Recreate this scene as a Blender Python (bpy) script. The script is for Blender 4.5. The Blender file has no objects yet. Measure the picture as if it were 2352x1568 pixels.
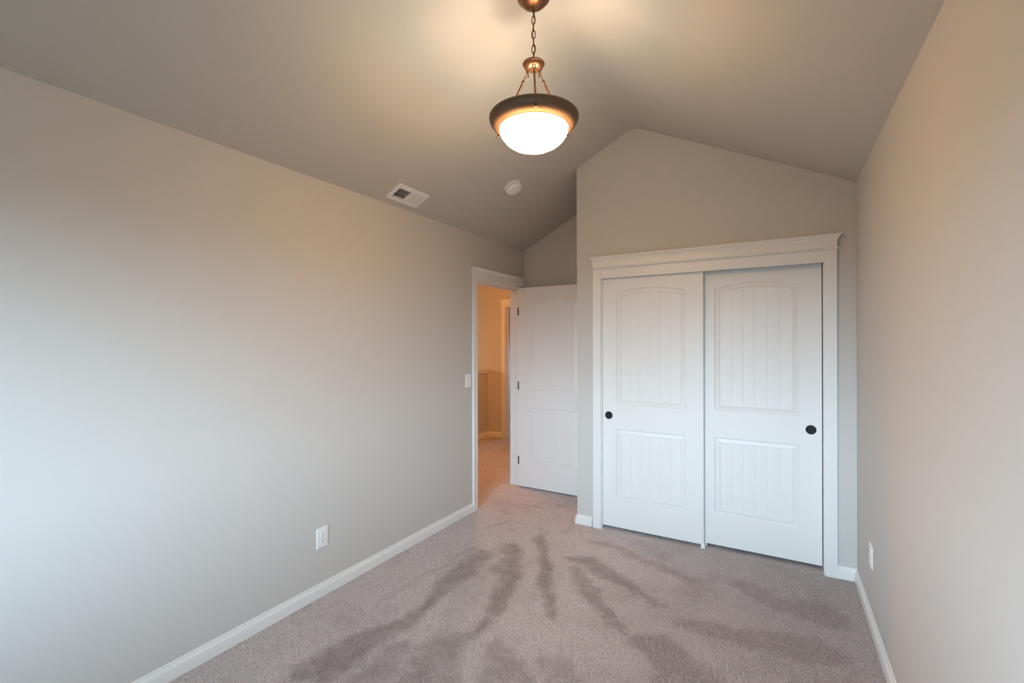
import bpy, bmesh, math, random
import numpy as np
from mathutils import Matrix, Vector

SC = bpy.context.scene
COL = SC.collection
R = math.radians

# ----------------------------------------------------------------- camera
F_PX = 1058.195
cam_data = bpy.data.cameras.new('camera')
cam_data.sensor_fit = 'HORIZONTAL'
cam_data.sensor_width = 36.0
cam_data.lens = F_PX * 36.0 / 2352.0
cam_data.clip_start = 0.02
cam = bpy.data.objects.new('camera', cam_data)
COL.objects.link(cam)
CAM_H = 1.4993
cam.matrix_world = (Matrix.Translation((0, 0, CAM_H)) @ Matrix.Rotation(R(30.057), 4, 'Z')
                    @ Matrix.Rotation(R(90.041), 4, 'X') @ Matrix.Rotation(R(-0.125), 4, 'Z'))
SC.camera = cam

# ----------------------------------------------------------------- room measures (metres)
XL, XR = -2.3507, 0.4224          # left and right wall faces
YC, YB, YR = 3.5728, 4.3222, -1.10  # closet wall, back wall, rear (window) wall
XE = -1.4454                      # outside corner of the closet wall
ZL, ZR = 2.4616, 2.4927           # ceiling height at the side walls
XRI, ZRI = -0.981, 3.1693         # ridge of the vaulted ceiling
T = 0.115                         # wall thickness
HX0, HX1, HY1 = -5.3, XL - T, 6.185   # hall: stairwell wall, bedroom side, end wall
PX = -4.023                       # pony wall face

# ----------------------------------------------------------------- world, daylight, exposure
SC.view_settings.view_transform = 'Standard'
SC.view_settings.look = 'None'
SC.view_settings.exposure = 0.0
SC.view_settings.gamma = 1.0
SC.view_settings.use_curve_mapping = False
try:
    SC.cycles.use_denoising = True
    SC.cycles.denoiser = 'OPENIMAGEDENOISE'
    SC.cycles.use_adaptive_sampling = True
    SC.cycles.adaptive_threshold = 0.02
    SC.cycles.max_bounces = 8
    SC.cycles.diffuse_bounces = 6
    SC.cycles.sample_clamp_indirect = 6.0
    SC.cycles.caustics_reflective = False
    SC.cycles.caustics_refractive = False
except Exception:
    pass

GROUND = (0.5, 1.5, 1.7)
HORIZON = (30.6, 43.2, 53.0)
MIDSKY = (9.6, 16.0, 21.5)
ZENITH = (1.0, 1.5, 2.0)
world = bpy.data.worlds.new('daylight')
SC.world = world
world.use_nodes = True
nt = world.node_tree
nt.nodes.clear()
w_out = nt.nodes.new('ShaderNodeOutputWorld')
w_bg = nt.nodes.new('ShaderNodeBackground')
w_tc = nt.nodes.new('ShaderNodeTexCoord')
w_sep = nt.nodes.new('ShaderNodeSeparateXYZ')
w_ramp = nt.nodes.new('ShaderNodeValToRGB')
w_map = nt.nodes.new('ShaderNodeMapRange')
w_map.inputs['From Min'].default_value = -1.0
w_map.inputs['From Max'].default_value = 1.0
cr = w_ramp.color_ramp
LOWSKY = tuple(1.22 * c for c in HORIZON)
for p_, c_ in ((0.48, GROUND), (0.515, tuple(0.80 * c for c in HORIZON)), (0.55, HORIZON), (0.59, LOWSKY), (0.65, HORIZON),
               (0.70, MIDSKY), (0.76, MIDSKY), (0.83, ZENITH)):
    e_ = cr.elements[0] if p_ == 0.48 else cr.elements.new(p_)
    e_.position = p_
    e_.color = (*c_, 1)
cr.elements.remove(cr.elements[-1])      # the default white stop
nt.links.new(w_tc.outputs['Generated'], w_sep.inputs[0])
nt.links.new(w_sep.outputs['Z'], w_map.inputs['Value'])
nt.links.new(w_map.outputs['Result'], w_ramp.inputs['Fac'])
nt.links.new(w_ramp.outputs['Color'], w_bg.inputs['Color'])
w_bg.inputs['Strength'].default_value = 1.0
nt.links.new(w_bg.outputs[0], w_out.inputs[0])

# window opening in the rear wall (behind the camera) and its light portal
WX0, WX1, WZ0, WZ1 = -1.35, -0.10, 0.85, 2.12
VX0, VX1, VZ0, VZ1 = -3.35, -2.85, 1.0, 1.6        # window of the room beyond the hall


def portal(loc, rot, sx, sy):
    d = bpy.data.lights.new('window_portal', 'AREA')
    d.shape = 'RECTANGLE'
    d.size, d.size_y = sx, sy
    d.cycles.is_portal = True
    o = bpy.data.objects.new('window_portal', d)
    COL.objects.link(o)
    o.location = loc
    o.rotation_euler = rot


portal(((WX0 + WX1) / 2, YR - 0.10, (WZ0 + WZ1) / 2), (R(90), 0, 0), WX1 - WX0, WZ1 - WZ0)      # faces +Y, into the room
portal(((VX0 + VX1) / 2, 8.65, (VZ0 + VZ1) / 2), (R(-90), 0, 0), VX1 - VX0, VZ1 - VZ0)          # faces -Y


def lamp(name, loc, energy, color, radius):
    d = bpy.data.lights.new(name, 'POINT')
    d.energy = energy
    d.color = color
    d.shadow_soft_size = radius
    o = bpy.data.objects.new(name, d)
    COL.objects.link(o)
    o.location = loc
    return o


WARM = (1.0, 0.86, 0.66)
PEN = (XRI, 1.901)                # pendant axis
BULB_W, BOWL_L = 8.4, 104.0
HALL_A, HALL_B = 7.5, 54.0
# lamps of the stairwell and the hall beyond the door
lamp('stairwell_lamp', (-4.65, 5.2, 1.2), HALL_A, (1.0, 0.80, 0.58), 0.08)
lamp('hall_lamp', (-3.0, 4.4, 2.16), HALL_B, (1.0, 0.375, 0.07), 0.10)


# ----------------------------------------------------------------- materials
def mat(name, base, rough=0.6, metal=0.0, spec=0.3):
    m = bpy.data.materials.new(name)
    m.use_nodes = True
    b = m.node_tree.nodes['Principled BSDF']
    b.inputs['Base Color'].default_value = (*base, 1)
    b.inputs['Roughness'].default_value = rough
    b.inputs['Metallic'].default_value = metal
    b.inputs['Specular IOR Level'].default_value = spec
    return m


def add_bump(m, scale, strength, dist=0.001, detail=3.0, tone=None):
    n = m.node_tree.nodes
    l = m.node_tree.links
    b = n['Principled BSDF']
    tc = n.new('ShaderNodeTexCoord')
    no = n.new('ShaderNodeTexNoise')
    no.inputs['Scale'].default_value = scale
    no.inputs['Detail'].default_value = detail
    bu = n.new('ShaderNodeBump')
    bu.inputs['Strength'].default_value = strength
    bu.inputs['Distance'].default_value = dist
    l.new(tc.outputs['Object'], no.inputs['Vector'])
    l.new(no.outputs['Fac'], bu.inputs['Height'])
    l.new(bu.outputs['Normal'], b.inputs['Normal'])
    return m


WALL_C = (0.588, 0.564, 0.535)
M_wall = add_bump(mat('greige_wall_paint', WALL_C, 0.75, 0, 0.2), 160, 0.22, 0.0012, 4)
M_ceil = add_bump(mat('greige_ceiling_paint', (0.525, 0.497, 0.455), 0.85, 0, 0.15), 95, 0.42, 0.0016, 5)
M_trim = mat('white_trim_paint', (0.785, 0.772, 0.755), 0.38, 0, 0.4)
M_door = add_bump(mat('white_door_paint', (0.785, 0.772, 0.755), 0.42, 0, 0.4), 40, 0.05, 0.0008)
M_plastic = mat('white_plastic', (0.82, 0.815, 0.80), 0.35, 0, 0.45)
M_black = mat('black_metal', (0.010, 0.0105, 0.011), 0.5, 0.0, 0.25)
M_dark = mat('dark_slot', (0.02, 0.018, 0.016), 0.8)
M_galv = mat('duct_metal', (0.34, 0.31, 0.28), 0.6, 0.2)
M_bronze = mat('brushed_bronze', (0.19, 0.092, 0.050), 0.34, 0.9, 0.5)
M_pan = mat('dark_bronze', (0.185, 0.112, 0.068), 0.42, 0.40, 0.5)
M_screw = mat('painted_screw', (0.70, 0.69, 0.67), 0.35, 0.2)

# wall paint, vent enamel
M_vent = mat('vent_enamel', (0.78, 0.77, 0.75), 0.45, 0, 0.4)

# glowing alabaster glass bowl
M_bowl = bpy.data.materials.new('alabaster_glass')
M_bowl.use_nodes = True
bn, bl = M_bowl.node_tree.nodes, M_bowl.node_tree.links
bp = bn['Principled BSDF']
bp.inputs['Base Color'].default_value = (0.75, 0.68, 0.58, 1)
bp.inputs['Roughness'].default_value = 0.25
b_tc = bn.new('ShaderNodeTexCoord')
b_map = bn.new('ShaderNodeMapping')
b_map.inputs['Rotation'].default_value = (0.5, 0.4, 0.6)
b_map.inputs['Scale'].default_value = (1.0, 1.0, 0.45)
b_no = bn.new('ShaderNodeTexNoise')
b_no.inputs['Scale'].default_value = 6.0
b_no.inputs['Detail'].default_value = 4.0
b_no.inputs['Distortion'].default_value = 1.4
b_cr = bn.new('ShaderNodeValToRGB')
for k_, (p_, c_) in enumerate(((0.30, (0.0115, 0.0088, 0.0066)), (0.43, (0.0140, 0.0116, 0.0095)), (0.475, (0.055, 0.042, 0.028)),
                               (0.52, (1.0, 0.57, 0.245)))):
    e_ = b_cr.color_ramp.elements[k_] if k_ < 2 else b_cr.color_ramp.elements.new(p_)
    e_.position = p_
    e_.color = (*c_, 1)
bl.new(b_tc.outputs['Object'], b_map.inputs['Vector'])
bl.new(b_map.outputs['Vector'], b_no.inputs['Vector'])
b_sep = bn.new('ShaderNodeSeparateXYZ')
b_rim = bn.new('ShaderNodeMapRange')
b_rim.inputs['From Min'].default_value = 0.095
b_rim.inputs['From Max'].default_value = 0.120
b_rim.inputs['To Max'].default_value = 0.40
b_add = bn.new('ShaderNodeMath')
b_add.operation = 'ADD'
bl.new(b_tc.outputs['Object'], b_sep.inputs[0])
bl.new(b_sep.outputs['Z'], b_rim.inputs['Value'])
bl.new(b_no.outputs['Fac'], b_add.inputs[0])
bl.new(b_rim.outputs['Result'], b_add.inputs[1])
bl.new(b_add.outputs[0], b_cr.inputs['Fac'])
bl.new(b_cr.outputs['Color'], bp.inputs['Emission Color'])
bp.inputs['Emission Strength'].default_value = BOWL_L

M_bowl_in = mat('bowl_inside', (0.80, 0.74, 0.66), 0.4)

# carpet: twisted pile, colour from the nap attribute (vacuum tracks, darker right side) and a fibre tone
CARPET_LIGHT = (0.90, 0.825, 0.815)
CARPET_DARK = (0.545, 0.473, 0.465)


def carpet_mat(name, k=1.0):
    m = bpy.data.materials.new(name)
    m.use_nodes = True
    n, l = m.node_tree.nodes, m.node_tree.links
    n.remove(n['Principled BSDF'])
    df = n.new('ShaderNodeBsdfDiffuse')
    tr = n.new('ShaderNodeBsdfTranslucent')
    ms = n.new('ShaderNodeMixShader')
    ms.inputs['Fac'].default_value = 0.42
    ge = n.new('ShaderNodeNewGeometry')
    vm = n.new('ShaderNodeMix')
    vm.data_type = 'VECTOR'
    vm.inputs['Factor'].default_value = 0.48
    vm.inputs['B'].default_value = (0, 0, 1)
    vn = n.new('ShaderNodeVectorMath')
    vn.operation = 'NORMALIZE'
    l.new(ge.outputs['Normal'], vm.inputs['A'])
    l.new(vm.outputs['Result'], vn.inputs[0])
    l.new(vn.outputs[0], df.inputs['Normal'])
    l.new(df.outputs[0], ms.inputs[1])
    l.new(tr.outputs[0], ms.inputs[2])
    l.new(ms.outputs[0], n['Material Output'].inputs['Surface'])
    a = n.new('ShaderNodeAttribute')
    a.attribute_name = 'nap_dark'
    mix = n.new('ShaderNodeMix')
    mix.data_type = 'RGBA'
    mix.inputs['A'].default_value = (*[c * k for c in CARPET_LIGHT], 1)
    mix.inputs['B'].default_value = (*[c * k for c in CARPET_DARK], 1)
    l.new(a.outputs['Fac'], mix.inputs['Factor'])
    t = n.new('ShaderNodeAttribute')
    t.attribute_name = 'tone'
    mul = n.new('ShaderNodeMix')
    mul.data_type = 'RGBA'
    mul.blend_type = 'MULTIPLY'
    mul.inputs['Factor'].default_value = 1.0
    l.new(mix.outputs['Result'], mul.inputs['A'])
    l.new(t.outputs['Color'], mul.inputs['B'])
    l.new(mul.outputs['Result'], df.inputs['Color'])
    l.new(mul.outputs['Result'], tr.inputs['Color'])
    return m


M_carpet = carpet_mat('carpet_pile')
M_floor = mat('carpet_backing', (0.58, 0.53, 0.52), 0.95, 0, 0.05)
M_glass = bpy.data.materials.new('window_glass')
M_glass.use_nodes = True
gn, gl = M_glass.node_tree.nodes, M_glass.node_tree.links
gn.remove(gn['Principled BSDF'])
g_t = gn.new('ShaderNodeBsdfTransparent')
g_g = gn.new('ShaderNodeBsdfGlossy')
g_g.inputs['Roughness'].default_value = 0.02
g_m = gn.new('ShaderNodeMixShader')
g_m.inputs['Fac'].default_value = 0.06
gl.new(g_t.outputs[0], g_m.inputs[1])
gl.new(g_g.outputs[0], g_m.inputs[2])
gl.new(g_m.outputs[0], gn['Material Output'].inputs['Surface'])


# ----------------------------------------------------------------- mesh helpers
def obj(name, bm, m, parent=None, smooth=False, mw=None):
    me = bpy.data.meshes.new(name)
    bmesh.ops.recalc_face_normals(bm, faces=bm.faces[:])
    if smooth:
        for f in bm.faces:
            f.smooth = True
        for e in bm.edges:
            if len(e.link_faces) == 2 and e.calc_face_angle(0) > R(38):
                e.smooth = False
    bm.to_mesh(me)
    bm.free()
    me.materials.append(m)
    o = bpy.data.objects.new(name, me)
    COL.objects.link(o)
    if parent is not None:
        o.parent = parent
    elif mw is not None:
        o.matrix_world = mw
    return o


def empty(name, mw=None, loc=None):
    o = bpy.data.objects.new(name, None)
    o.empty_display_size = 0.05
    COL.objects.link(o)
    if mw is not None:
        o.matrix_world = mw
    elif loc is not None:
        o.location = loc
    return o


def tag(o, label, cat, group=None, kind=None):
    o['label'] = label
    o['category'] = cat
    if group:
        o['group'] = group
    if kind:
        o['kind'] = kind
    return o


def struct(o, label, cat):
    return tag(o, label, cat, kind='structure')


def box(bm, x0, x1, y0, y1, z0, z1, bev=0.0):
    vs = [bm.verts.new(p) for p in ((x0, y0, z0), (x1, y0, z0), (x1, y1, z0), (x0, y1, z0),
                                    (x0, y0, z1), (x1, y0, z1), (x1, y1, z1), (x0, y1, z1))]
    fs = [bm.faces.new([vs[i] for i in q]) for q in
          ((3, 2, 1, 0), (4, 5, 6, 7), (0, 1, 5, 4), (1, 2, 6, 5), (2, 3, 7, 6), (3, 0, 4, 7))]
    if bev:
        es = set()
        for f in fs:
            es.update(f.edges)
        bmesh.ops.bevel(bm, geom=list(es), offset=bev, segments=2, affect='EDGES', profile=0.7)


def loft(bm, loops, cap0=True, cap1=True, closed=True):
    rows = [[bm.verts.new(p) for p in lp] for lp in loops]
    n = len(rows[0])
    for a, b in zip(rows[:-1], rows[1:]):
        for i in range(n if closed else n - 1):
            j = (i + 1) % n
            bm.faces.new((a[i], a[j], b[j], b[i]))
    if cap0:
        bm.faces.new(rows[0][::-1])
    if cap1:
        bm.faces.new(rows[-1])
    return rows


def prism(bm, poly, axis, a, b):
    """poly: list of 2-D points in the two remaining axes (in xyz order), extruded along axis from a to b."""
    def mk(t, p):
        if axis == 0:
            return (t, p[0], p[1])
        if axis == 1:
            return (p[0], t, p[1])
        return (p[0], p[1], t)
    loft(bm, [[mk(a, p) for p in poly], [mk(b, p) for p in poly]])


def lathe(bm, prof, seg=48, c=(0, 0), caps=False):
    loops = []
    for r, z in prof:
        loops.append([(c[0] + r * math.cos(2 * math.pi * i / seg), c[1] + r * math.sin(2 * math.pi * i / seg), z)
                      for i in range(seg)])
    rows = [[bm.verts.new(p) for p in lp] if prof[k][0] > 1e-6 else [bm.verts.new((c[0], c[1], prof[k][1]))]
            for k, lp in enumerate(loops)]
    for a, b in zip(rows[:-1], rows[1:]):
        for i in range(seg):
            j = (i + 1) % seg
            if len(a) == 1 and len(b) == 1:
                continue
            if len(a) == 1:
                bm.faces.new((a[0], b[j], b[i]))
            elif len(b) == 1:
                bm.faces.new((a[i], a[j], b[0]))
            else:
                bm.faces.new((a[i], a[j], b[j], b[i]))


def tube(bm, pts, r, seg=10, closed=False):
    pts = [Vector(p) for p in pts]
    n = len(pts)
    loops = []
    up = Vector((0.13, 0.31, 0.94)).normalized()
    prev = None
    for i, p in enumerate(pts):
        if closed:
            d = pts[(i + 1) % n] - pts[i - 1]
        else:
            d = pts[min(i + 1, n - 1)] - pts[max(i - 1, 0)]
        d.normalize()
        if prev is None:
            s = d.cross(up)
            if s.length < 1e-3:
                s = d.cross(Vector((1, 0, 0)))
        else:
            s = prev - d * prev.dot(d)
        s.normalize()
        prev = s
        t = d.cross(s)
        rr = r[i] if isinstance(r, (list, tuple)) else r
        loops.append([tuple(p + (s * math.cos(2 * math.pi * k / seg) + t * math.sin(2 * math.pi * k / seg)) * rr)
                      for k in range(seg)])
    if closed:
        loops.append(loops[0])
        rows = [[bm.verts.new(q) for q in lp] for lp in loops[:-1]]
        for i in range(n):
            a, b = rows[i], rows[(i + 1) % n]
            for k in range(seg):
                j = (k + 1) % seg
                bm.faces.new((a[k], a[j], b[j], b[k]))
    else:
        loft(bm, loops)


NEW = bmesh.new

# ----------------------------------------------------------------- floor
bm = NEW()
box(bm, HX0 - 0.1, XR + T, YR - T, HY1 + T, -0.12, -0.006)
struct(obj('floor', bm, M_floor), 'floor under the taupe carpet of the bedroom and hall', 'floor')

# ----------------------------------------------------------------- ceiling (vaulted, rounded ridge, vent hole)
ALPHA = math.atan2(ZRI - ZL, XRI - XL)
CA, SA = math.cos(ALPHA), math.sin(ALPHA)


def zl(x):
    return ZL + (ZRI - ZL) * (x - XL) / (XRI - XL)


def zr(x):
    return ZR + (ZRI - ZR) * (x - XR) / (XRI - XR)


RW = 0.075
VC = (-2.240, 2.4225)                       # vent centre (x, y)
VS, VL = 0.0500, 0.1280                     # half size of the hole: along the slope, along y
prof = [(XL - 0.05, zl(XL - 0.05)), (VC[0] - VS * CA, zl(VC[0] - VS * CA)), (VC[0] + VS * CA, zl(VC[0] + VS * CA))]
a0, a2 = (XRI - RW, zl(XRI - RW)), (XRI + RW, zr(XRI + RW))
for i in range(11):
    t = i / 10
    prof.append(tuple((1 - t) ** 2 * a0[k] + 2 * t * (1 - t) * (XRI, ZRI)[k] + t * t * a2[k] for k in (0, 1)))
prof.append((XR + 0.05, zr(XR + 0.05)))
ys = [YR - 0.05, VC[1] - VL, VC[1] + VL, YB + 0.05]
bm = NEW()
gi = [[bm.verts.new((x, y, z)) for (x, z) in prof] for y in ys]
go = [[bm.verts.new((x, y, z + 0.14)) for (x, z) in prof] for y in ys]
NP = len(prof)
for j in range(3):
    for i in range(NP - 1):
        if not (j == 1 and i == 1):
            f = bm.faces.new((gi[j][i], gi[j][i + 1], gi[j + 1][i + 1], gi[j + 1][i]))
        bm.faces.new((go[j][i], go[j + 1][i], go[j + 1][i + 1], go[j][i + 1]))
for i in range(NP - 1):
    bm.faces.new((gi[0][i], go[0][i], go[0][i + 1], gi[0][i + 1]))
    bm.faces.new((gi[3][i], gi[3][i + 1], go[3][i + 1], go[3][i]))
for j in range(3):
    bm.faces.new((gi[j][0], gi[j + 1][0], go[j + 1][0], go[j][0]))
    bm.faces.new((gi[j][-1], go[j][-1], go[j + 1][-1], gi[j + 1][-1]))
struct(obj('ceiling', bm, M_ceil, smooth=True), 'vaulted greige ceiling with a ridge above the pendant lamp', 'ceiling')

# ----------------------------------------------------------------- walls
# entry door opening in the left wall
DY0, DY1, DZ = 3.425, 4.218, 2.045          # finished jamb faces and head
JT = 0.018                                  # jamb board thickness
bm = NEW()
WT = ZL + 0.04
box(bm, XL - T, XL, YR - T, DY0 - JT, -0.01, WT)
box(bm, XL - T, XL, DY1 + JT, YB + T, -0.01, WT)
box(bm, XL - T, XL, DY0 - JT, DY1 + JT, DZ + JT, WT)
struct(obj('wall_left', bm, M_wall), 'long greige wall with a doorway, duplex outlet and light switch', 'wall')

bm = NEW()
box(bm, XR, XR + T, YR - T, YB + T, -0.01, ZR + 0.04)
struct(obj('wall_right', bm, M_wall), 'greige wall beside the closet with one outlet low on it', 'wall')


def gable(x0, x1, zb):
    pts = [(x0, zb), (x1, zb), (x1, zr(x1) + 0.05 if x1 > XRI else zl(x1) + 0.05)]
    if x0 < XRI < x1:
        pts.append((XRI, ZRI + 0.04))
    pts.append((x0, (zl(x0) if x0 < XRI else zr(x0)) + 0.05))
    return pts


# closet front wall, opening for the sliding doors
CX0, CX1, CZ = -1.239, 0.253, 2.09
bm = NEW()
prism(bm, gable(XE, CX0 - JT, -0.01), 1, YC, YC + T)
prism(bm, gable(CX1 + JT, XR, -0.01), 1, YC, YC + T)
prism(bm, gable(CX0 - JT, CX1 + JT, CZ), 1, YC, YC + T)
struct(obj('wall_closet', bm, M_wall), 'greige gable wall around and above the sliding closet doors', 'wall')
bm = NEW()
prism(bm, gable(XE, XE + T, -0.01), 1, YC + T, YB)
struct(obj('wall_closet_side', bm, M_wall), 'short side wall of the closet facing the open door', 'wall')
bm = NEW()
prism(bm, gable(XL, XR, -0.01), 1, YB, YB + T)
struct(obj('wall_back', bm, M_wall), 'shaded greige wall behind the open entry door', 'wall')
bm = NEW()
prism(bm, gable(XL, WX0, -0.01), 1, YR - T, YR)
prism(bm, gable(WX1, XR, -0.01), 1, YR - T, YR)
prism(bm, gable(WX0, WX1, WZ1), 1, YR - T, YR)
box(bm, WX0, WX1, YR - T, YR, -0.01, WZ0)
struct(obj('wall_rear', bm, M_wall), 'greige window wall opposite the closet', 'wall')

# window behind the camera
w1 = struct(empty('window_1', loc=((WX0 + WX1) / 2, YR - 0.06, WZ0)), 'white double window opposite the closet', 'window')
wx, wh = (WX1 - WX0) / 2, WZ1 - WZ0
bm = NEW()
for x0, x1, z0, z1 in ((-wx, -wx + 0.045, 0, wh), (wx - 0.045, wx, 0, wh), (-wx + 0.045, wx - 0.045, 0, 0.045),
                       (-wx + 0.045, wx - 0.045, wh - 0.045, wh), (-0.025, 0.025, 0.045, wh - 0.045)):
    box(bm, x0, x1, -0.03, 0.03, z0, z1)
obj('window_frame', bm, M_trim, w1)
for s in (-1, 1):
    bm = NEW()
    xa, xb = sorted((s * 0.025, s * (wx - 0.045)))
    box(bm, xa, xb, -0.003, 0.003, 0.045, wh - 0.045)
    obj('pane', bm, M_glass, w1)
bm = NEW()
box(bm, -wx - 0.05, wx + 0.05, 0.055, 0.12, -0.025, 0.0, 0.004)
obj('window_sill', bm, M_trim, w1)

# hall beyond the door
bm = NEW()
HDX0 = -3.694                                # hall door opening, left jamb
HDX1, HDZ = HDX0 + 0.80, 2.045
box(bm, HX0, HDX0 - JT, HY1, HY1 + T, -1.2, 2.50)
box(bm, HDX1 + JT, HX1 + T, HY1, HY1 + T, -0.01, 2.50)
box(bm, HDX0 - JT, HDX1 + JT, HY1, HY1 + T, HDZ + JT, 2.50)
struct(obj('wall_hall_end', bm, M_wall), 'orange lit end wall of the hall seen through the doorway', 'wall')
bm = NEW()
box(bm, PX - 0.115, PX, 1.5, HY1, -0.01, 1.005)
struct(obj('wall_pony', bm, M_wall), 'low half wall beside the stairwell in the hall', 'wall')
bm = NEW()
box(bm, HX0 - 0.1, HX0, 1.5, HY1 + T, -1.2, 2.50)
struct(obj('wall_stairwell', bm, M_wall), 'far wall of the stairwell beyond the low half wall', 'wall')
bm = NEW()
box(bm, HX0 - 0.1, HX1, 1.4, 1.5, -0.01, 2.50)
struct(obj('wall_hall_near', bm, M_wall), 'near end wall of the hall', 'wall')
bm = NEW()
box(bm, HX1, HX1 + T, YB + T, HY1, -0.01, 2.50)
struct(obj('wall_hall_side', bm, M_wall), 'hall wall past the doorway', 'wall')
bm = NEW()
box(bm, HX0 - 0.1, HX1 + T, 1.4, HY1 + T, 2.50, 2.60)
struct(obj('ceiling_hall', bm, M_ceil), 'flat ceiling of the hall beyond the doorway', 'ceiling')
bm = NEW()
box(bm, PX - 0.145, PX + 0.022, 1.5, HY1, 1.045, 1.070, 0.004)
box(bm, PX - 0.128, PX + 0.012, 1.5, HY1, 1.005, 1.045)
struct(obj('trim_4', bm, M_trim), 'white cap board on top of the low half wall in the hall', 'trim')


# daylit room behind the far doorway of the hall
FX0, FX1, FY1 = -4.6, -2.2, 8.6
for nm, (x0, x1, y0, y1) in (('wall_far_room_left', (FX0 - 0.1, FX0, HY1 + T, FY1 + 0.1)), ('wall_far_room_right', (FX1, FX1 + 0.1, HY1 + T, FY1 + 0.1))):
    bm = NEW()
    box(bm, x0, x1, y0, y1, -0.1, 2.5)
    struct(obj(nm, bm, M_wall), 'wall of the room beyond the hall', 'wall')
bm = NEW()
box(bm, FX0, VX0, FY1, FY1 + 0.1, -0.1, 2.5)
box(bm, VX1, FX1, FY1, FY1 + 0.1, -0.1, 2.5)
box(bm, VX0, VX1, FY1, FY1 + 0.1, -0.1, VZ0)
box(bm, VX0, VX1, FY1, FY1 + 0.1, VZ1, 2.5)
struct(obj('wall_far_room_end', bm, M_wall), 'window wall of the room beyond the hall', 'wall')
bm = NEW()
box(bm, HX1 + T, FX1 + 0.1, HY1, HY1 + T, -0.1, 2.5)
struct(obj('wall_far_room_front', bm, M_wall), 'front wall of the room beyond the hall', 'wall')
bm = NEW()
box(bm, FX0 - 0.1, FX1 + 0.1, HY1 + T, FY1 + 0.1, 2.5, 2.6)
struct(obj('ceiling_far_room', bm, M_ceil), 'ceiling of the room beyond the hall', 'ceiling')
bm = NEW()
box(bm, FX0 - 0.1, FX1 + 0.1, HY1 + T, FY1 + 0.1, -0.1, 0.0)
struct(obj('floor_far_room', bm, M_floor), 'floor of the room beyond the hall', 'floor')

# ----------------------------------------------------------------- baseboards
BB = [(0, 0), (0.014, 0), (0.014, 0.0520), (0.0132, 0.0548), (0.0110, 0.0585), (0.0080, 0.0622), (0.0058, 0.0655),
      (0.0050, 0.0690), (0.0050, 0.0745), (0.0038, 0.0780), (0.0015, 0.0795), (0, 0.0795)]


def baseboard(name, label, runs):
    """runs: (axis, wall coordinate, outward sign, from, to)"""
    bm = NEW()
    for axis, w, s, a, b in runs:
        if axis == 0:     # runs along x, out along y
            prism(bm, [(w + s * o, z - 0.004) for o, z in BB], 0, a, b)
        else:
            loft(bm, [[(w + s * o, t, z - 0.004) for o, z in BB] for t in (a, b)])
    return struct(obj(name, bm, M_trim, smooth=True), label, 'baseboard')


CASW = 0.062
baseboard('baseboard_left', 'white baseboard along the long left wall', [(1, XL, 1, YR, DY0 - 0.006 - CASW)])
baseboard('baseboard_right', 'white baseboard along the right wall', [(1, XR, -1, YR, YC)])
# the run that turns round the closet's outside corner, mitred
bm = NEW()
loft(bm, [[(XE - o, YB, z - 0.004) for o, z in BB], [(XE - o, YC - o, z - 0.004) for o, z in BB],
          [(-1.3165, YC - o, z - 0.004) for o, z in BB]])
struct(obj('baseboard_closet_left', bm, M_trim, smooth=True), 'short white baseboard turning the outside corner left of the closet', 'baseboard')
baseboard('baseboard_closet_right', 'short white baseboard between closet casing and right wall', [(0, YC, -1, 0.3215, XR - 0.0005)])
baseboard('baseboard_back', 'white baseboard behind the open entry door', [(0, YB, -1, XL, XE - 0.014)])
baseboard('baseboard_hall', 'orange lit baseboard at the end of the hall',
          [(0, HY1, -1, PX, -3.765), (1, PX, 1, 1.5, HY1 - 0.0005)])


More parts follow.
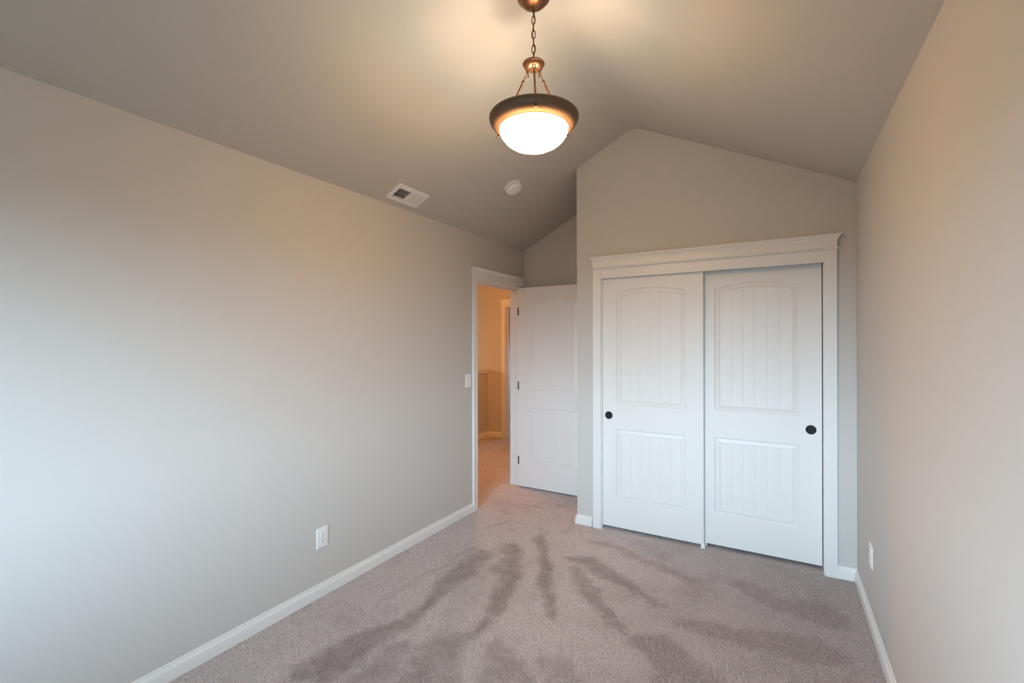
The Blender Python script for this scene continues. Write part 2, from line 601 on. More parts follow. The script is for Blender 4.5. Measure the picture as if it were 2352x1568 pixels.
# ----------------------------------------------------------------- door and closet surrounds
def surround(name, label, mw, x0, x1, ztop, wcas, dh, jamb_depth, fascia=None, sides=(True, True), stop=None, headz=None):
    """Local frame: x along the wall, -y into the room, z up; wall face at y = 0.  x0, x1: jamb faces."""
    e = struct(empty(name, mw=mw), label, 'door frame')
    rv = 0.006
    th = 0.018
    cas = []
    if sides[0]:
        cas.append((x0 - rv - wcas, x0 - rv))
    if sides[1]:
        cas.append((x1 + rv, x1 + rv + wcas))
    for a, b in cas:
        bm = NEW()
        box(bm, a, b, -th, 0, -0.006, ztop, 0.0022)
        obj('side_casing', bm, M_trim, e)
    A = x0 - rv - wcas
    B = x1 + rv + wcas
    if headz is not None:      # flat head casing between the side casings
        bm = NEW()
        box(bm, x0 - rv, x1 + rv, -th + 0.001, 0, headz, ztop, 0.0015)
        obj('head_casing', bm, M_trim, e)
    # entablature: bead, frieze and flared cap with mitred returns
    lv = [(0.000, 0.002), (0.001, 0.008), (0.006, 0.0105), (0.010, 0.008), (0.0125, 0.003), (0.0135, 0.0),
          (dh * 0.56, 0.0), (dh * 0.56 + 0.0005, 0.0025), (dh * 0.64, 0.0036), (dh * 0.73, 0.0068), (dh * 0.81, 0.0118), (dh * 0.87, 0.0172),
          (dh * 0.90, 0.0185), (dh * 0.905, 0.0215), (dh, 0.0225)]
    bm = NEW()
    F = th + 0.004
    loft(bm, [[(A - o, 0, ztop + z), (A - o, -F - o, ztop + z), (B + o, -F - o, ztop + z), (B + o, 0, ztop + z)] for z, o in lv])
    obj('head_cap', bm, M_trim, e)
    # jamb boards
    bm = NEW()
    zj = headz if headz is not None else ztop
    box(bm, x0 - JT, x0, -0.001, jamb_depth, -0.006, zj)
    box(bm, x1, x1 + JT, -0.001, jamb_depth, -0.006, zj)
    if fascia is None:
        box(bm, x0 - JT, x1 + JT, -0.001, jamb_depth, zj - 0.0005, zj + JT - 0.001)
    if stop:
        s0, s1 = stop
        box(bm, x0, x0 + 0.011, s0, s1, -0.006, zj)
        box(bm, x1 - 0.011, x1, s0, s1, -0.006, zj)
        box(bm, x0 + 0.011, x1 - 0.011, s0, s1, zj - 0.012, zj)
    obj('jamb', bm, M_trim, e)
    if fascia:
        f0, f1 = fascia
        bm = NEW()
        box(bm, x0 - rv, x1 + rv, -0.010, 0.010, f0, f1, 0.0015)
        obj('track_fascia', bm, M_trim, e)
    return e


# closet surround (faces -Y)
surround('trim_1', 'white crown topped frame around the two sliding closet doors', Matrix.Translation((0, YC, 0)), CX0 + 0.008, CX1 - 0.002, 2.083, 0.0645, 0.094, 0.13,
         fascia=(2.006, 2.083))
# entry door surround: local x -> world y, local -y -> world +x
MW_L = Matrix.Translation((XL, 0, 0)) @ Matrix.Rotation(R(90), 4, 'Z')
surround('trim_2', 'white crown topped frame of the open doorway to the hall', MW_L, DY0, DY1, 2.072, CASW, 0.092, T,
         stop=(0.036, 0.072), headz=2.045)
# hall door surround
MW_H = Matrix.Translation((0, HY1, 0))
surround('trim_3', 'white crown topped frame at the far end of the hall', MW_H, HDX0, HDX1, 2.072, CASW, 0.088, T,
         stop=(0.060, 0.072), headz=2.045)


# ----------------------------------------------------------------- doors
def panel_loops(x0, x1, z0, z1, rise, ins):
    """closed outline of a panel inset by ins; arched top when rise > 0"""
    N = 22
    xa, xb = x0 + ins, x1 - ins
    xc, hw = (x0 + x1) / 2, (x1 - x0) / 2
    pts = [(xa, z0 + ins), (xb, z0 + ins)]
    for i in range(N + 1):
        x = xb + (xa - xb) * i / N
        pts.append((x, z1 + rise * (1 - ((x - xc) / hw) ** 2) - ins))
    return pts


# profile of the moulded panel edge: (inset, depth below the face)
STICK = [(0.0, 0.0), (0.0015, 0.0015), (0.0048, 0.0080), (0.008, 0.0086), (0.012, 0.0079), (0.022, 0.0050), (0.0325, 0.0026), (0.0345, 0.0031),
         (0.0365, 0.0085)]
FIELD = 0.0085


def door_leaf(bm, w, h, dz, th, px0=None):
    """Local: x 0..w, front face at y = 0 (towards -y), thickness to +y, z 0..h."""
    p0 = 0.121 if px0 is None else px0
    p1 = p0 + 0.520
    lo = (0.225 + dz, 0.781 + dz, 0.0)
    up = (0.977 + dz, 1.860 + dz, 0.037)
    v = lambda x, y, z: bm.verts.new((x, y, z))
    # frame face: stiles, rails
    def quad(a, b, c, d):
        bm.faces.new([v(p[0], 0, p[1]) for p in (a, b, c, d)])
    quad((0, 0), (p0, 0), (p0, h), (0, h))
    quad((p1, 0), (w, 0), (w, h), (p1, h))
    quad((p0, 0), (p1, 0), (p1, lo[0]), (p0, lo[0]))
    quad((p0, lo[1]), (p1, lo[1]), (p1, up[0]), (p0, up[0]))
    arch = panel_loops(p0, p1, up[0], up[1], up[2], 0)[2:]
    bm.faces.new([v(p0, 0, h)] + [v(x, 0, z) for x, z in arch[::-1]] + [v(p1, 0, h)])
    for z0, z1, rise in (lo, up):
        loops = [[(x, d, z) for x, z in panel_loops(p0, p1, z0, z1, rise, i)] for i, d in STICK]
        loft(bm, loops, cap0=False, cap1=False)
        ins = STICK[-1][0]
        xa, xb = p0 + ins, p1 - ins
        xc, hw = (p0 + p1) / 2, (p1 - p0) / 2
        gp = (xb - xa) / 6.0
        xs = {round(xa, 6): FIELD, round(xb, 6): FIELD}
        for k in range(1, 6):
            g = xa + gp * k
            xs[round(g - 0.0026, 6)] = FIELD
            xs[round(g, 6)] = FIELD + 0.0016
            xs[round(g + 0.0026, 6)] = FIELD
        for k in range(6):
            xs[round(xa + gp * (k + 0.35), 6)] = FIELD
            xs[round(xa + gp * (k + 0.65), 6)] = FIELD
        cols = sorted(xs.items())
        top = lambda x: z1 + rise * (1 - ((x - xc) / hw) ** 2) - ins
        prev = None
        for x, d in cols:
            cur = (v(x, d, z0 + ins), v(x, d, top(x)))
            if prev:
                bm.faces.new((prev[0], cur[0], cur[1], prev[1]))
            prev = cur
    # edges and back
    bk = [(0, 0), (w, 0), (w, h), (0, h)]
    bm.faces.new([v(x, th, z) for x, z in bk[::-1]])
    for (xa, za), (xb, zb) in zip(bk, bk[1:] + bk[:1]):
        bm.faces.new((v(xa, 0, za), v(xb, 0, zb), v(xb, th, zb), v(xa, th, za)))
    bmesh.ops.remove_doubles(bm, verts=bm.verts[:], dist=0.00005)


def cup_pull(parent, x, z):
    bm = NEW()
    r = 0.0305
    lathe(bm, [(r, 0.0), (r, 0.0012), (r - 0.0012, 0.0026), (r - 0.004, 0.0030), (r - 0.0055, 0.0024), (r - 0.0065, 0.0008), (0.0, 0.0006)], 40)
    bmesh.ops.transform(bm, matrix=Matrix.Translation((x, 0, z)) @ Matrix.Rotation(R(90), 4, 'X'), verts=bm.verts[:])
    p = obj('finger_pull', bm, M_black, parent, smooth=True)
    p['label'] = 'round black recessed finger pull'
    return p


LW, LH = 0.767, 2.000
dl = struct(empty('door_1', loc=(-1.2415, YC + 0.024, 0.021)), 'left sliding closet door, overlapping in front of the other', 'closet door')
bm = NEW(); door_leaf(bm, LW, LH, 0.0, 0.035); obj('door_panel', bm, M_door, dl)
cup_pull(dl, 0.0585, 0.887)
dr = struct(empty('door_2', loc=(-0.5210, YC + 0.070, 0.021)), 'right sliding closet door, behind the overlapping one', 'closet door')
bm = NEW(); door_leaf(bm, LW, LH, 0.0, 0.035, 0.1165); obj('door_panel', bm, M_door, dr)
cup_pull(dr, 0.706, 0.890)

# entry door, swung open a quarter turn and parallel to the back wall
de = struct(empty('door_3', loc=(XL + 0.022, 4.165, 0.0115)), 'open white entry door hinged to the doorway frame', 'door')
bm = NEW(); door_leaf(bm, 0.786, 2.043, 0.030, 0.035, 0.129); obj('door_panel', bm, M_door, de)
for z in (0.262, 1.040, 1.817):
    bm = NEW()
    # leaf let into the jamb rabbet with rounded corners, and the barrel beside the door edge
    zz, hh, rr = z - 0.0115, 0.0445, 0.012
    pts = []
    xo, xi = -0.0415, -0.0090
    for k in range(7):
        a = R(180 - 90 * k / 6)
        pts.append((xo + rr + rr * math.cos(a), zz + hh - rr + rr * math.sin(a)))
    pts += [(xi, zz + hh), (xi, zz - hh)]
    for k in range(7):
        a = R(270 - 90 * k / 6)
        pts.append((xo + rr + rr * math.cos(a), zz - hh + rr + rr * math.sin(a)))
    yj = DY1 - 4.165
    loft(bm, [[(x, yj - 0.0022, zz2) for x, zz2 in pts], [(x, yj - 0.0002, zz2) for x, zz2 in pts]])
    lathe(bm, [(0.0, zz - hh), (0.0062, zz - hh), (0.0062, zz + hh), (0.0, zz + hh)], 14, (-0.0065, 0.041))
    hg = obj('hinge', bm, M_black, de, smooth=True)
    hg['label'] = 'black hinge with rounded corners'

# little floor guide between the sliding doors
bm = NEW()
gx, gy = -0.4790, YC + 0.0135
box(bm, gx - 0.015, gx + 0.015, gy - 0.003, gy + 0.105, -0.002, 0.006, 0.001)
box(bm, gx - 0.013, gx + 0.013, gy - 0.003, gy + 0.006, 0.004, 0.034, 0.002)
box(bm, gx - 0.002, gx + 0.024, gy + 0.0485, gy + 0.0545, 0.004, 0.034, 0.002)
tag(obj('floor_guide', bm, M_plastic), 'small white plastic floor guide where the sliding closet doors meet', 'door guide')


# ----------------------------------------------------------------- outlets and switch
def plate(bm, w, h, t=0.0055):
    loft(bm, [[(-w / 2 + i, -d, -h / 2 + i), (w / 2 - i, -d, -h / 2 + i), (w / 2 - i, -d, h / 2 - i), (-w / 2 + i, -d, h / 2 - i)]
              for i, d in ((0, 0), (0.0003, 0.0022), (0.0022, 0.0042), (0.0055, t), (0.012, t + 0.0003))])


def outlet(mw, label):
    e = tag(empty('wall_outlet', mw=mw), label, 'outlet', 'duplex wall outlets')
    bm = NEW(); plate(bm, 0.080, 0.120)
    obj('cover_plate', bm, M_plastic, e)
    for s in (1, -1):
        bm = NEW()
        zc = s * 0.0195
        N = 28
        lp = []
        for i in range(N):
            a = 2 * math.pi * i / N
            x, z = 0.0172 * math.cos(a), 0.0172 * math.sin(a)
            z = max(-0.0142, min(0.0142, z))
            lp.append((x, z))
        loft(bm, [[(x * k, -y, zc + z * k) for x, z in lp] for k, y in ((1.05, 0.0055), (1.05, 0.0060), (0.98, 0.0076), (0.94, 0.0080))])
        rc = obj('receptacle', bm, M_plastic, e)
        bm = NEW()
        box(bm, -0.0078, -0.0056, -0.0084, -0.0078, zc + 0.000, zc + 0.0090)
        box(bm, 0.0056, 0.0076, -0.0084, -0.0078, zc + 0.001, zc + 0.0085)
        g = [(0.0024 * math.cos(R(k)), 0.0024 * math.sin(R(k))) for k in range(0, 181, 20)]
        loft(bm, [[(x, y, zc - 0.0085 - z) for x, z in g] for y in (-0.0084, -0.0078)])
        obj('slots', bm, M_dark, rc)
    bm = NEW()
    lathe(bm, [(0.0032, 0.005), (0.0032, 0.0064), (0.0022, 0.0072), (0, 0.0073)], 16)
    bmesh.ops.transform(bm, matrix=Matrix.Rotation(R(90), 4, 'X'), verts=bm.verts[:])
    obj('screw', bm, M_screw, e, smooth=True)
    return e


outlet(Matrix.Translation((XL, 1.804, 0.341)) @ Matrix.Rotation(R(90), 4, 'Z'), 'white duplex outlet low on the long wall with the doorway')
outlet(Matrix.Translation((XR, 3.062, 0.364)) @ Matrix.Rotation(R(-90), 4, 'Z'), 'white outlet seen edge-on low on the wall beside the closet')

sw = tag(empty('light_switch', mw=Matrix.Translation((XL, 3.2955, 1.160)) @ Matrix.Rotation(R(90), 4, 'Z')),
         'white toggle light switch beside the doorway frame', 'light switch')
bm = NEW(); plate(bm, 0.080, 0.118)
obj('cover_plate', bm, M_plastic, sw)
bm = NEW()
box(bm, -0.0055, 0.0055, -0.0066, -0.0055, -0.013, 0.013, 0.0004)
obj('toggle_slot', bm, M_plastic, sw)
bm = NEW()
loft(bm, [[(-a, -y, z - b), (a, -y, z - b), (a, -y, z + b), (-a, -y, z + b)]
          for a, b, y, z in ((0.0042, 0.0060, 0.0060, 0.002), (0.0038, 0.0045, 0.0120, 0.006), (0.0034, 0.0036, 0.0180, 0.010))])
obj('toggle', bm, M_plastic, sw)
for s in (1, -1):
    bm = NEW()
    lathe(bm, [(0.0032, 0.005), (0.0032, 0.0064), (0.0022, 0.0072), (0, 0.0073)], 16)
    bmesh.ops.transform(bm, matrix=Matrix.Translation((0, 0, s * 0.030)) @ Matrix.Rotation(R(90), 4, 'X'), verts=bm.verts[:])
    obj('screw', bm, M_screw, sw, smooth=True)

# ----------------------------------------------------------------- ceiling vent
e1, e2 = Vector((0, 1, 0)), Vector((CA, 0, SA))
nd = e1.cross(e2)


def slope_matrix(x, y):
    o = Vector((x, y, zl(x)))
    return Matrix(((e1.x, e2.x, nd.x, o.x), (e1.y, e2.y, nd.y, o.y), (e1.z, e2.z, nd.z, o.z), (0, 0, 0, 1)))


vent = tag(empty('ceiling_vent', mw=slope_matrix(*VC)), 'white rectangular air register on the sloped ceiling above the long wall', 'vent')


def rect(hx, hy, z, cx=0.0):
    return [(cx - hx, -hy, z), (cx + hx, -hy, z), (cx + hx, hy, z), (cx - hx, hy, z)]


bm = NEW()
loft(bm, [rect(0.1535, 0.0765, 0.0), rect(0.1525, 0.0755, 0.0035), rect(0.149, 0.072, 0.0060), rect(0.124, 0.047, 0.0072),
          rect(0.1195, 0.0425, 0.0068), rect(0.1185, 0.0415, -0.004), rect(0.1185, 0.0415, -0.012), rect(0.1225, 0.0455, -0.012), rect(0.1225, 0.0455, 0.0)],
     cap0=False, cap1=False)
box(bm, -0.004, 0.004, -0.0415, 0.0415, -0.010, 0.0064)
obj('faceplate', bm, M_vent, vent)
bm = NEW()
for s in (-1, 1):
    for k in range(9):
        x = s * (0.0115 + 0.0124 * k)
        lean = 0.0165 if s < 0 else -0.0135
        if s < 0:
            x -= 0.006
        x1 = x + lean
        if s < 0 and k == 8:
            continue
        t = 0.0011
        loft(bm, [[(x - t, -0.0414, 0.0052), (x + t, -0.0414, 0.0052), (x + t, 0.0414, 0.0052), (x - t, 0.0414, 0.0052)],
                  [(x1 - t, -0.0414, -0.0105), (x1 + t, -0.0414, -0.0105), (x1 + t, 0.0414, -0.0105), (x1 - t, 0.0414, -0.0105)]])
obj('louvers', bm, M_vent, vent)
bm = NEW()
for yy in (-0.013, 0.014):
    box(bm, -0.117, -0.004, yy - 0.006, yy + 0.006, -0.024, -0.0125)
obj('damper', bm, M_galv, vent)
bm = NEW()
loft(bm, [rect(0.1262, 0.0482, -0.001), rect(0.1262, 0.0482, -0.10)], cap0=False, cap1=True)
db = obj('duct_box', bm, M_dark, vent)

# ----------------------------------------------------------------- smoke detector
sd = tag(empty('smoke_detector', mw=slope_matrix(-1.822, 3.158)), 'round white smoke detector on the sloped ceiling near the entry door', 'smoke detector')
bm = NEW()
lathe(bm, [(0.0, 0.0), (0.069, 0.0), (0.069, 0.014), (0.067, 0.0165), (0.060, 0.0175), (0.0, 0.0175)], 56)
obj('mounting_base', bm, M_plastic, sd, smooth=True)
bm = NEW()
lathe(bm, [(0.0, 0.017), (0.0565, 0.0175), (0.0620, 0.0200), (0.0645, 0.0250), (0.0645, 0.0350), (0.0620, 0.0420), (0.0560, 0.0470), (0.046, 0.0490),
           (0.0445, 0.0476), (0.0425, 0.0476), (0.041, 0.0493), (0.0, 0.0500)], 56)
cv = obj('cover', bm, M_plastic, sd, smooth=True)
bm = NEW()
lathe(bm, [(0.0, 0.0495), (0.0115, 0.0499), (0.0112, 0.0517), (0.0095, 0.0527), (0.0, 0.0529)], 28, (0.016, -0.024))
obj('test_button', bm, M_plastic, sd, smooth=True)
bm = NEW()
lathe(bm, [(0.0, 0.0495), (0.0026, 0.0500), (0.0024, 0.0511), (0.0, 0.0512)], 14, (-0.028, -0.020))
obj('indicator_light', bm, M_galv, sd, smooth=True)
bm = NEW()
for k in range(5):
    r0 = 0.020 + 0.0045 * k
    pts = [(r0 * math.cos(R(a)), r0 * math.sin(R(a)), 0.0500) for a in range(25, 100, 8)]
    tube(bm, pts, 0.0009, 6)
obj('sounder_ribs', bm, M_plastic, sd, smooth=True)

# ----------------------------------------------------------------- pendant lamp
pen = tag(empty('pendant_light', loc=(PEN[0], PEN[1], 2.36)), 'bronze bowl pendant lamp with glowing glass hanging from the ceiling ridge', 'pendant lamp')
P0 = 2.36
RIDGE_IN = prof[3 + 5][1]


def L(prof_):
    return [(r, z - P0) for r, z in prof_]


bm = NEW()
lathe(bm, L([(0.0, RIDGE_IN + 0.01), (0.066, RIDGE_IN + 0.008), (0.0715, RIDGE_IN - 0.014), (0.0745, 3.100), (0.0750, 3.092), (0.0735, 3.086), (0.070, 3.084),
             (0.063, 3.075), (0.052, 3.063), (0.040, 3.055), (0.026, 3.050), (0.016, 3.048), (0.014, 3.040), (0.011, 3.036), (0.0, 3.035)]), 56)
canopy = obj('canopy', bm, M_bronze, pen, smooth=True)
# chain
bm = NEW()


def link(bm, zc, ang, hw=0.0080, hh=0.0195, wr=0.0022, c=(0, 0)):
    pts = []
    n = 22
    for i in range(n):
        a = 2 * math.pi * i / n
        x, z = hw * math.cos(a), hh * math.sin(a)
        z = math.copysign(abs(math.sin(a)) ** 0.75 * hh, math.sin(a))
        pts.append((c[0] + x * math.cos(ang), c[1] + x * math.sin(ang), zc + z))
    tube(bm, pts, wr, 8, closed=True)


zc = 3.024
k = 0
view = R(30)
while zc > 2.80:
    link(bm, zc - P0, view + (R(80) if k % 2 == 0 else R(-12)), 0.0085 if k % 2 else 0.0078)
    zc -= 0.0335
    k += 1
obj('chain', bm, M_bronze, pen, smooth=True)
bm = NEW()
cordp = [(0.004 * math.sin(i * 1.1), 0.004 * math.cos(i * 0.9), 3.04 - P0 - i * 0.0262) for i in range(10)]
tube(bm, cordp, 0.0018, 6)
obj('cord', bm, M_bronze, pen, smooth=True)
# cup
bm = NEW()
lathe(bm, L([(0.0000, 2.8030), (0.0090, 2.8030), (0.0110, 2.7970), (0.0180, 2.7940), (0.0430, 2.7925), (0.0490, 2.7905), (0.0515, 2.7866), (0.0510, 2.7834), (0.0485, 2.7812), (0.0470, 2.7787), (0.0460, 2.7755), (0.0430, 2.7708), (0.0385, 2.7665), (0.0330, 2.7625), (0.0275, 2.7600), (0.0240, 2.7589), (0.0225, 2.7560), (0.0000, 2.7553)]), 48)
obj('top_cup', bm, M_bronze, pen, smooth=True)
# pan ring
bm = NEW()
lathe(bm, L([(0.1500, 2.5392), (0.1860, 2.5420), (0.1980, 2.5428), (0.2045, 2.5412), (0.2072, 2.5368), (0.2068, 2.5312), (0.2045, 2.5224), (0.2000, 2.5128), (0.1935, 2.5044), (0.1860, 2.4980), (0.1785, 2.4936), (0.1710, 2.4904), (0.1650, 2.4876), (0.1620, 2.4856), (0.1605, 2.4840), (0.1590, 2.4856), (0.1630, 2.4904), (0.1750, 2.4968), (0.1880, 2.5080), (0.1980, 2.5232), (0.2000, 2.5336), (0.1850, 2.5360), (0.1500, 2.5336), (0.1500, 2.5392)]), 72)
obj('pan', bm, M_pan, pen, smooth=True)
# glass bowl
bm = NEW()
bp_ = []
for i in range(19):
    a = R(90 * i / 18)
    bp_.append((0.160 * math.cos(a) ** 0.98 if i < 18 else 0.0, 2.487 - 0.102 * math.sin(a) ** 1.06 - P0))
lathe(bm, [(0.1545, 2.492 - P0), (0.158, 2.492 - P0)] + bp_, 72)
glass = obj('glass_bowl', bm, M_bowl, pen, smooth=True)
bm = NEW()
lathe(bm, [(r * 0.965, z * 0.955 + 0.0062) for r, z in bp_], 72)
gi_ = obj('inner_surface', bm, M_bowl_in, glass, smooth=True)
glass['label'] = 'glowing white alabaster glass bowl'
az0 = R(-90 + 30.057)                       # one rod faces the camera side
fr_ = []
for kx in range(3):
    a = az0 + kx * R(120)
    ca, sa = math.cos(a), math.sin(a)
    # hanging rod with loop and hook at its upper end
    bm = NEW()
    top = Vector((0.0415 * ca, 0.0415 * sa, 2.743 - P0))
    bot = Vector((0.164 * ca, 0.164 * sa, 2.537 - P0))
    d = bot - top
    tube(bm, [top + d * 0.105, bot], 0.0052, 12)
    tube(bm, [top + d * 0.085, top + d * 0.105, top + d * 0.125, top + d * 0.15], [0.0040, 0.0068, 0.0068, 0.0052], 12)
    hk = [(0.0530, 2.7254), (0.0490, 2.7310), (0.0440, 2.7385), (0.0405, 2.7455), (0.0355, 2.7492), (0.0298, 2.7465), (0.0275, 2.7400),
          (0.0290, 2.7345), (0.0320, 2.7325)]
    tube(bm, [(r_ * ca, r_ * sa, z_ - P0) for r_, z_ in hk], 0.0024, 8)
    rod = obj('hanging_rod', bm, M_bronze, pen, smooth=True)
    bm = NEW()
    pts = []
    for j in range(16):
        g = 2 * math.pi * j / 16
        pts.append((0.0345 * ca - sa * 0.0070 * math.cos(g), 0.0345 * sa + ca * 0.0070 * math.cos(g), 2.7575 - P0 + 0.0105 * math.sin(g)))
    tube(bm, pts, 0.0024, 8, closed=True)
    obj('loop', bm, M_bronze, rod, smooth=True)
    # thumb screw that clamps the glass
    bm = NEW()
    lathe(bm, [(0.0, 0.010), (0.0045, 0.009), (0.0050, -0.002), (0.0042, -0.006), (0.0054, -0.008), (0.0058, -0.011), (0.0042, -0.015), (0.0, -0.016)], 18)
    bmesh.ops.transform(bm, matrix=Matrix.Translation((0.193 * ca, 0.193 * sa, 2.506 - P0)), verts=bm.verts[:])
    obj('thumb_screw', bm, M_bronze, pen, smooth=True)
# sockets and bulbs inside the bowl
bm = NEW()
tube(bm, [(-0.045, 0, 2.505 - P0), (0.045, 0, 2.505 - P0)], 0.013, 14)
tube(bm, [(0, 0, 2.505 - P0), (0, 0, 2.405 - P0)], 0.006, 12)
obj('socket', bm, M_bronze, pen, smooth=True)
for s in (-1, 1):
    o = lamp('pendant_bulb_glow', (PEN[0] + 0.018 + s * 0.078, PEN[1], 2.496), BULB_W, WARM, 0.05)
    o.parent = pen
    o.location = (0.018 + s * 0.078, 0, 2.496 - P0)

# ----------------------------------------------------------------- carpet pile
NAP = [
    (1.0, [(-1.8, 2.75, 0.065), (-1.79, 2.55, 0.091), (-1.79, 2.29, 0.065), (-1.73, 2.03, 0.037), (-1.75, 1.79, 0.052), (-1.81, 1.57, 0.102), (-1.83, 1.36, 0.109)]),
    (0.6, [(-1.92, 2.77, 0.022), (-1.97, 2.29, 0.015), (-1.98, 1.9, 0.009)]),
    (1.0, [(-1.71, 2.91, 0.064), (-1.58, 2.71, 0.077), (-1.46, 2.43, 0.056), (-1.38, 2.21, 0.039), (-1.35, 2.08, 0.026), (-1.33, 1.97, 0.013)]),
    (1.0, [(-1.6, 3.17, 0.044), (-1.41, 2.88, 0.036), (-1.25, 2.58, 0.049), (-1.08, 2.31, 0.026)]),
    (1.0, [(-1.24, 2.94, 0.045), (-1.1, 2.98, 0.089), (-0.81, 2.8, 0.045), (-0.57, 2.68, 0.012)]),
    (0.9, [(-1.17, 2.81, 0.043), (-1.02, 2.68, 0.064), (-0.81, 2.45, 0.041), (-0.71, 2.34, 0.025)]),
    (0.6, [(-1.24, 3.28, 0.033), (-1.0, 3.26, 0.053), (-0.75, 3.15, 0.05), (-0.45, 3.07, 0.027)]),
    (0.85, [(-1.36, 1.97, 0.03), (-1.45, 1.84, 0.10), (-1.42, 1.66, 0.13), (-1.30, 1.50, 0.14)]),
    (0.75, [(-1.22, 1.95, 0.03), (-1.10, 1.84, 0.09), (-1.00, 1.68, 0.13), (-0.95, 1.50, 0.14)]),
    (0.6, [(-0.95, 1.95, 0.06), (-0.80, 1.86, 0.10), (-0.70, 1.70, 0.12)]),
    (0.7, [(-1.62, 1.70, 0.04), (-1.60, 1.50, 0.09), (-1.55, 1.30, 0.12)]),
    (0.9, [(-0.63, 2.27, 0.043), (-0.49, 2.29, 0.105), (-0.4, 2.23, 0.111), (-0.3, 2.07, 0.138)]),
    (0.7, [(-0.46, 2.57, 0.046), (-0.27, 2.59, 0.068), (-0.06, 2.64, 0.076), (0.2, 2.67, 0.094)]),
    (0.6, [(-1.77, 3.88, 0.024), (-1.67, 3.91, 0.024)]),
    (0.6, [(-2.14, 3.49, 0.027), (-2.04, 3.48, 0.034)]),
    (0.6, [(-2.06, 3.14, 0.018), (-2.01, 3.25, 0.022), (-1.96, 3.34, 0.015)]),
    (0.6, [(-1.95, 3.76, 0.02), (-1.87, 3.74, 0.024)]),
    (0.5, [(-1.68, 3.32, 0.025), (-1.6, 3.27, 0.027)]),
    (0.5, [(-1.47, 3.36, 0.024), (-1.45, 3.52, 0.018)]),
    (0.5, [(-1.86, 3.16, 0.017), (-1.81, 3.21, 0.021)]),
    (0.4, [(-2.23, 1.77, 0.013), (-1.95, 1.8, 0.012), (-1.78, 1.77, 0.014)]),
    (0.5, [(-0.21, 3.17, 0.067), (0.02, 3.04, 0.099), (0.22, 3.01, 0.106)]),
]
rng = np.random.default_rng(7)


def vnoise(x, y, cell, seed):
    """smooth value noise, 0..1"""
    g = np.random.default_rng(seed).random((256, 256))
    u, v_ = x / cell + 100.3, y / cell + 57.7
    i, j = np.floor(u).astype(int), np.floor(v_).astype(int)
    f, h = u - i, v_ - j
    f, h = f * f * (3 - 2 * f), h * h * (3 - 2 * h)
    a, b = g[i % 256, j % 256], g[(i + 1) % 256, j % 256]
    c, d = g[i % 256, (j + 1) % 256], g[(i + 1) % 256, (j + 1) % 256]
    return (a * (1 - f) + b * f) * (1 - h) + (c * (1 - f) + d * f) * h


def nap_dark_at(x, y):
    """share of the dark pile colour: vacuum tracks, footprints, and a rise towards the right wall"""
    def warp(q, seed):
        return (q * (vnoise(x, y, 0.16, seed) - 0.5) + 0.6 * q * (vnoise(x, y, 0.06, seed + 1) - 0.5)
                + 0.45 * q * (vnoise(x, y, 0.022, seed + 2) - 0.5))
    jit = np.random.default_rng(5)
    wx_ = x + warp(0.050, 31) + jit.normal(0, 0.007, x.size)
    wy_ = y + warp(0.075, 41) + jit.normal(0, 0.009, x.size)
    m = np.zeros_like(x)
    for s, pts in NAP:
        for (xa, ya, ra), (xb, yb, rb) in zip(pts[:-1], pts[1:]):
            dx, dy = xb - xa, yb - ya
            t = np.clip(((wx_ - xa) * dx + (wy_ - ya) * dy) / (dx * dx + dy * dy + 1e-9), 0, 1)
            dd = np.hypot(wx_ - xa - t * dx, wy_ - ya - t * dy)
            rr = ra + (rb - ra) * t
            soft = 0.010 + 0.22 * rr
            m = np.maximum(m, s * np.clip((rr + soft - dd) / (2 * soft), 0, 1))
    big = vnoise(x, y, 0.33, 21) * 0.6 + vnoise(x, y, 0.11, 22) * 0.4
    m = m * (0.38 + 0.50 * vnoise(x, y, 0.045, 23) + 0.25 * vnoise(x, y, 0.016, 25)) + 0.32 * np.clip((big - 0.53) * 3.0, 0, 1) * (0.5 + vnoise(x, y, 0.03, 24))
    m += 0.58 * np.clip((x + 0.95) / 0.9, 0, 1)  # pile colour also darkens gradually towards the right wall
    return np.clip(m, 0, 1)


def tufts(x0, x1, y0, y1, step, hgt, wid):
    nx, ny = int((x1 - x0) / step), int((y1 - y0) / step)
    gx_, gy_ = np.meshgrid(np.linspace(x0, x1, nx), np.linspace(y0, y1, ny))
    px_, py_ = gx_.ravel(), gy_.ravel()
    px_ = px_ + (rng.random(px_.size) - 0.5) * step * 1.1
    py_ = py_ + (rng.random(py_.size) - 0.5) * step * 1.1
    return px_, py_, np.full(px_.size, hgt), np.full(px_.size, wid)


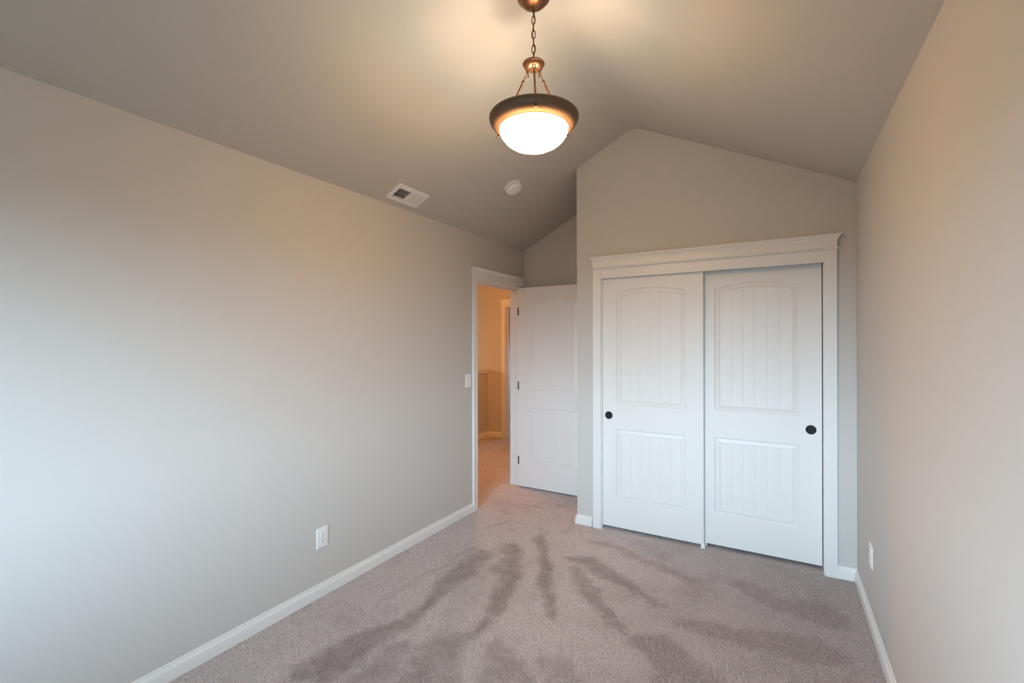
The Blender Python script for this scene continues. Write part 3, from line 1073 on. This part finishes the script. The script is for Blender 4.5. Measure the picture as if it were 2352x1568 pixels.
areas = [
    (XL + 0.012, XR - 0.012, 0.75, 2.05, 0.0036, 0.012, 0.0033),
    (XL + 0.012, XR - 0.012, 2.05, YC - 0.013, 0.0042, 0.012, 0.0038),
    (XL + 0.012, XE - 0.016, YC - 0.013, YB - 0.016, 0.0050, 0.012, 0.0044),
    (CX0 + 0.005, CX1 - 0.005, YC - 0.013, YC + 0.20, 0.0050, 0.011, 0.0044),
    (XL + 0.012, XR - 0.012, YR + 0.005, 0.75, 0.012, 0.012, 0.010),
    (XL - T - 0.01, XL - 0.004, DY0 + 0.012, DY1 - 0.013, 0.0065, 0.012, 0.0052),
    (PX + 0.014, HX1 - 0.005, 2.6, HY1 - 0.016, 0.0075, 0.012, 0.0064),
]
def carpet(name, areas, side):
    parts_ = [tufts(*a) for a in areas]
    X_ = np.concatenate([p[0] for p in parts_])
    Y_ = np.concatenate([p[1] for p in parts_])
    Hh = np.concatenate([p[2] for p in parts_])
    Wd = np.concatenate([p[3] for p in parts_])
    n = X_.size
    nap_dark = nap_dark_at(X_, Y_)
    yaw_ = rng.random(n) * 2 * np.pi
    la = rng.random(n) * 2 * np.pi
    ln = Hh * (0.55 + 0.85 * rng.random(n))
    lx, ly = np.cos(la) * ln, np.sin(la) * ln
    cxv, syv = np.cos(yaw_) * Wd * 0.5, np.sin(yaw_) * Wd * 0.5
    hz = Hh * (0.60 + 0.40 * rng.random(n))
    tw = 0.55 + 0.5 * rng.random(n)
    co = np.empty((n, 5, 3), np.float32)
    zb = -0.0105
    co[:, 0] = np.stack([X_ - cxv, Y_ - syv, np.full(n, zb)], 1)
    co[:, 1] = np.stack([X_ + cxv, Y_ + syv, np.full(n, zb)], 1)
    co[:, 2] = np.stack([X_ + cxv * tw + lx * .45 - syv * .5, Y_ + syv * tw + ly * .45 + cxv * .5, zb + hz * 0.72], 1)
    co[:, 3] = np.stack([X_ - cxv * tw + lx * .45 + syv * .5, Y_ - syv * tw + ly * .45 - cxv * .5, zb + hz * 0.72], 1)
    co[:, 4] = np.stack([X_ + lx, Y_ + ly, zb + hz], 1)
    # blades at the threshold stay on their own side
    if side < 0:
        co[:, :, 0] = np.minimum(co[:, :, 0], XL + 0.002)
    else:
        co[:, :, 0] = np.maximum(co[:, :, 0], XL + 0.003)
    me = bpy.data.meshes.new('carpet_pile')
    me.vertices.add(n * 5)
    me.vertices.foreach_set('co', co.ravel())
    idx = np.arange(n, dtype=np.int32)[:, None] * 5
    loops_ = (idx + np.array([[0, 1, 2, 3, 3, 2, 4]], np.int32)).ravel()
    me.loops.add(n * 7)
    me.loops.foreach_set('vertex_index', loops_)
    me.polygons.add(n * 2)
    ls = np.empty((n, 2), np.int32)
    ls[:, 0] = np.arange(n) * 7
    ls[:, 1] = np.arange(n) * 7 + 4
    me.polygons.foreach_set('loop_start', ls.ravel())
    me.update(calc_edges=True)
    at = me.attributes.new('nap_dark', 'FLOAT', 'POINT')
    at.data.foreach_set('value', np.repeat(nap_dark, 5).astype(np.float32))
    tone = np.clip(0.96 + 0.07 * rng.standard_normal(n), 0.7, 1.2)
    at = me.attributes.new('tone', 'FLOAT_COLOR', 'POINT')
    tc_ = np.stack([np.repeat(tone, 5)] * 3 + [np.ones(n * 5)], 1).astype(np.float32)
    at.data.foreach_set('color', tc_.ravel())
    me.materials.append(M_carpet)
    cp = bpy.data.objects.new(name, me)
    COL.objects.link(cp)
    return cp


tag(carpet('carpet_pile', areas[:5], 1), 'taupe cut pile carpet with dark vacuum tracks covering the bedroom floor', 'carpet', kind='stuff')
tag(carpet('carpet_pile', areas[5:], -1), 'taupe carpet under orange light beyond the doorway, in the hall', 'carpet', kind='stuff')
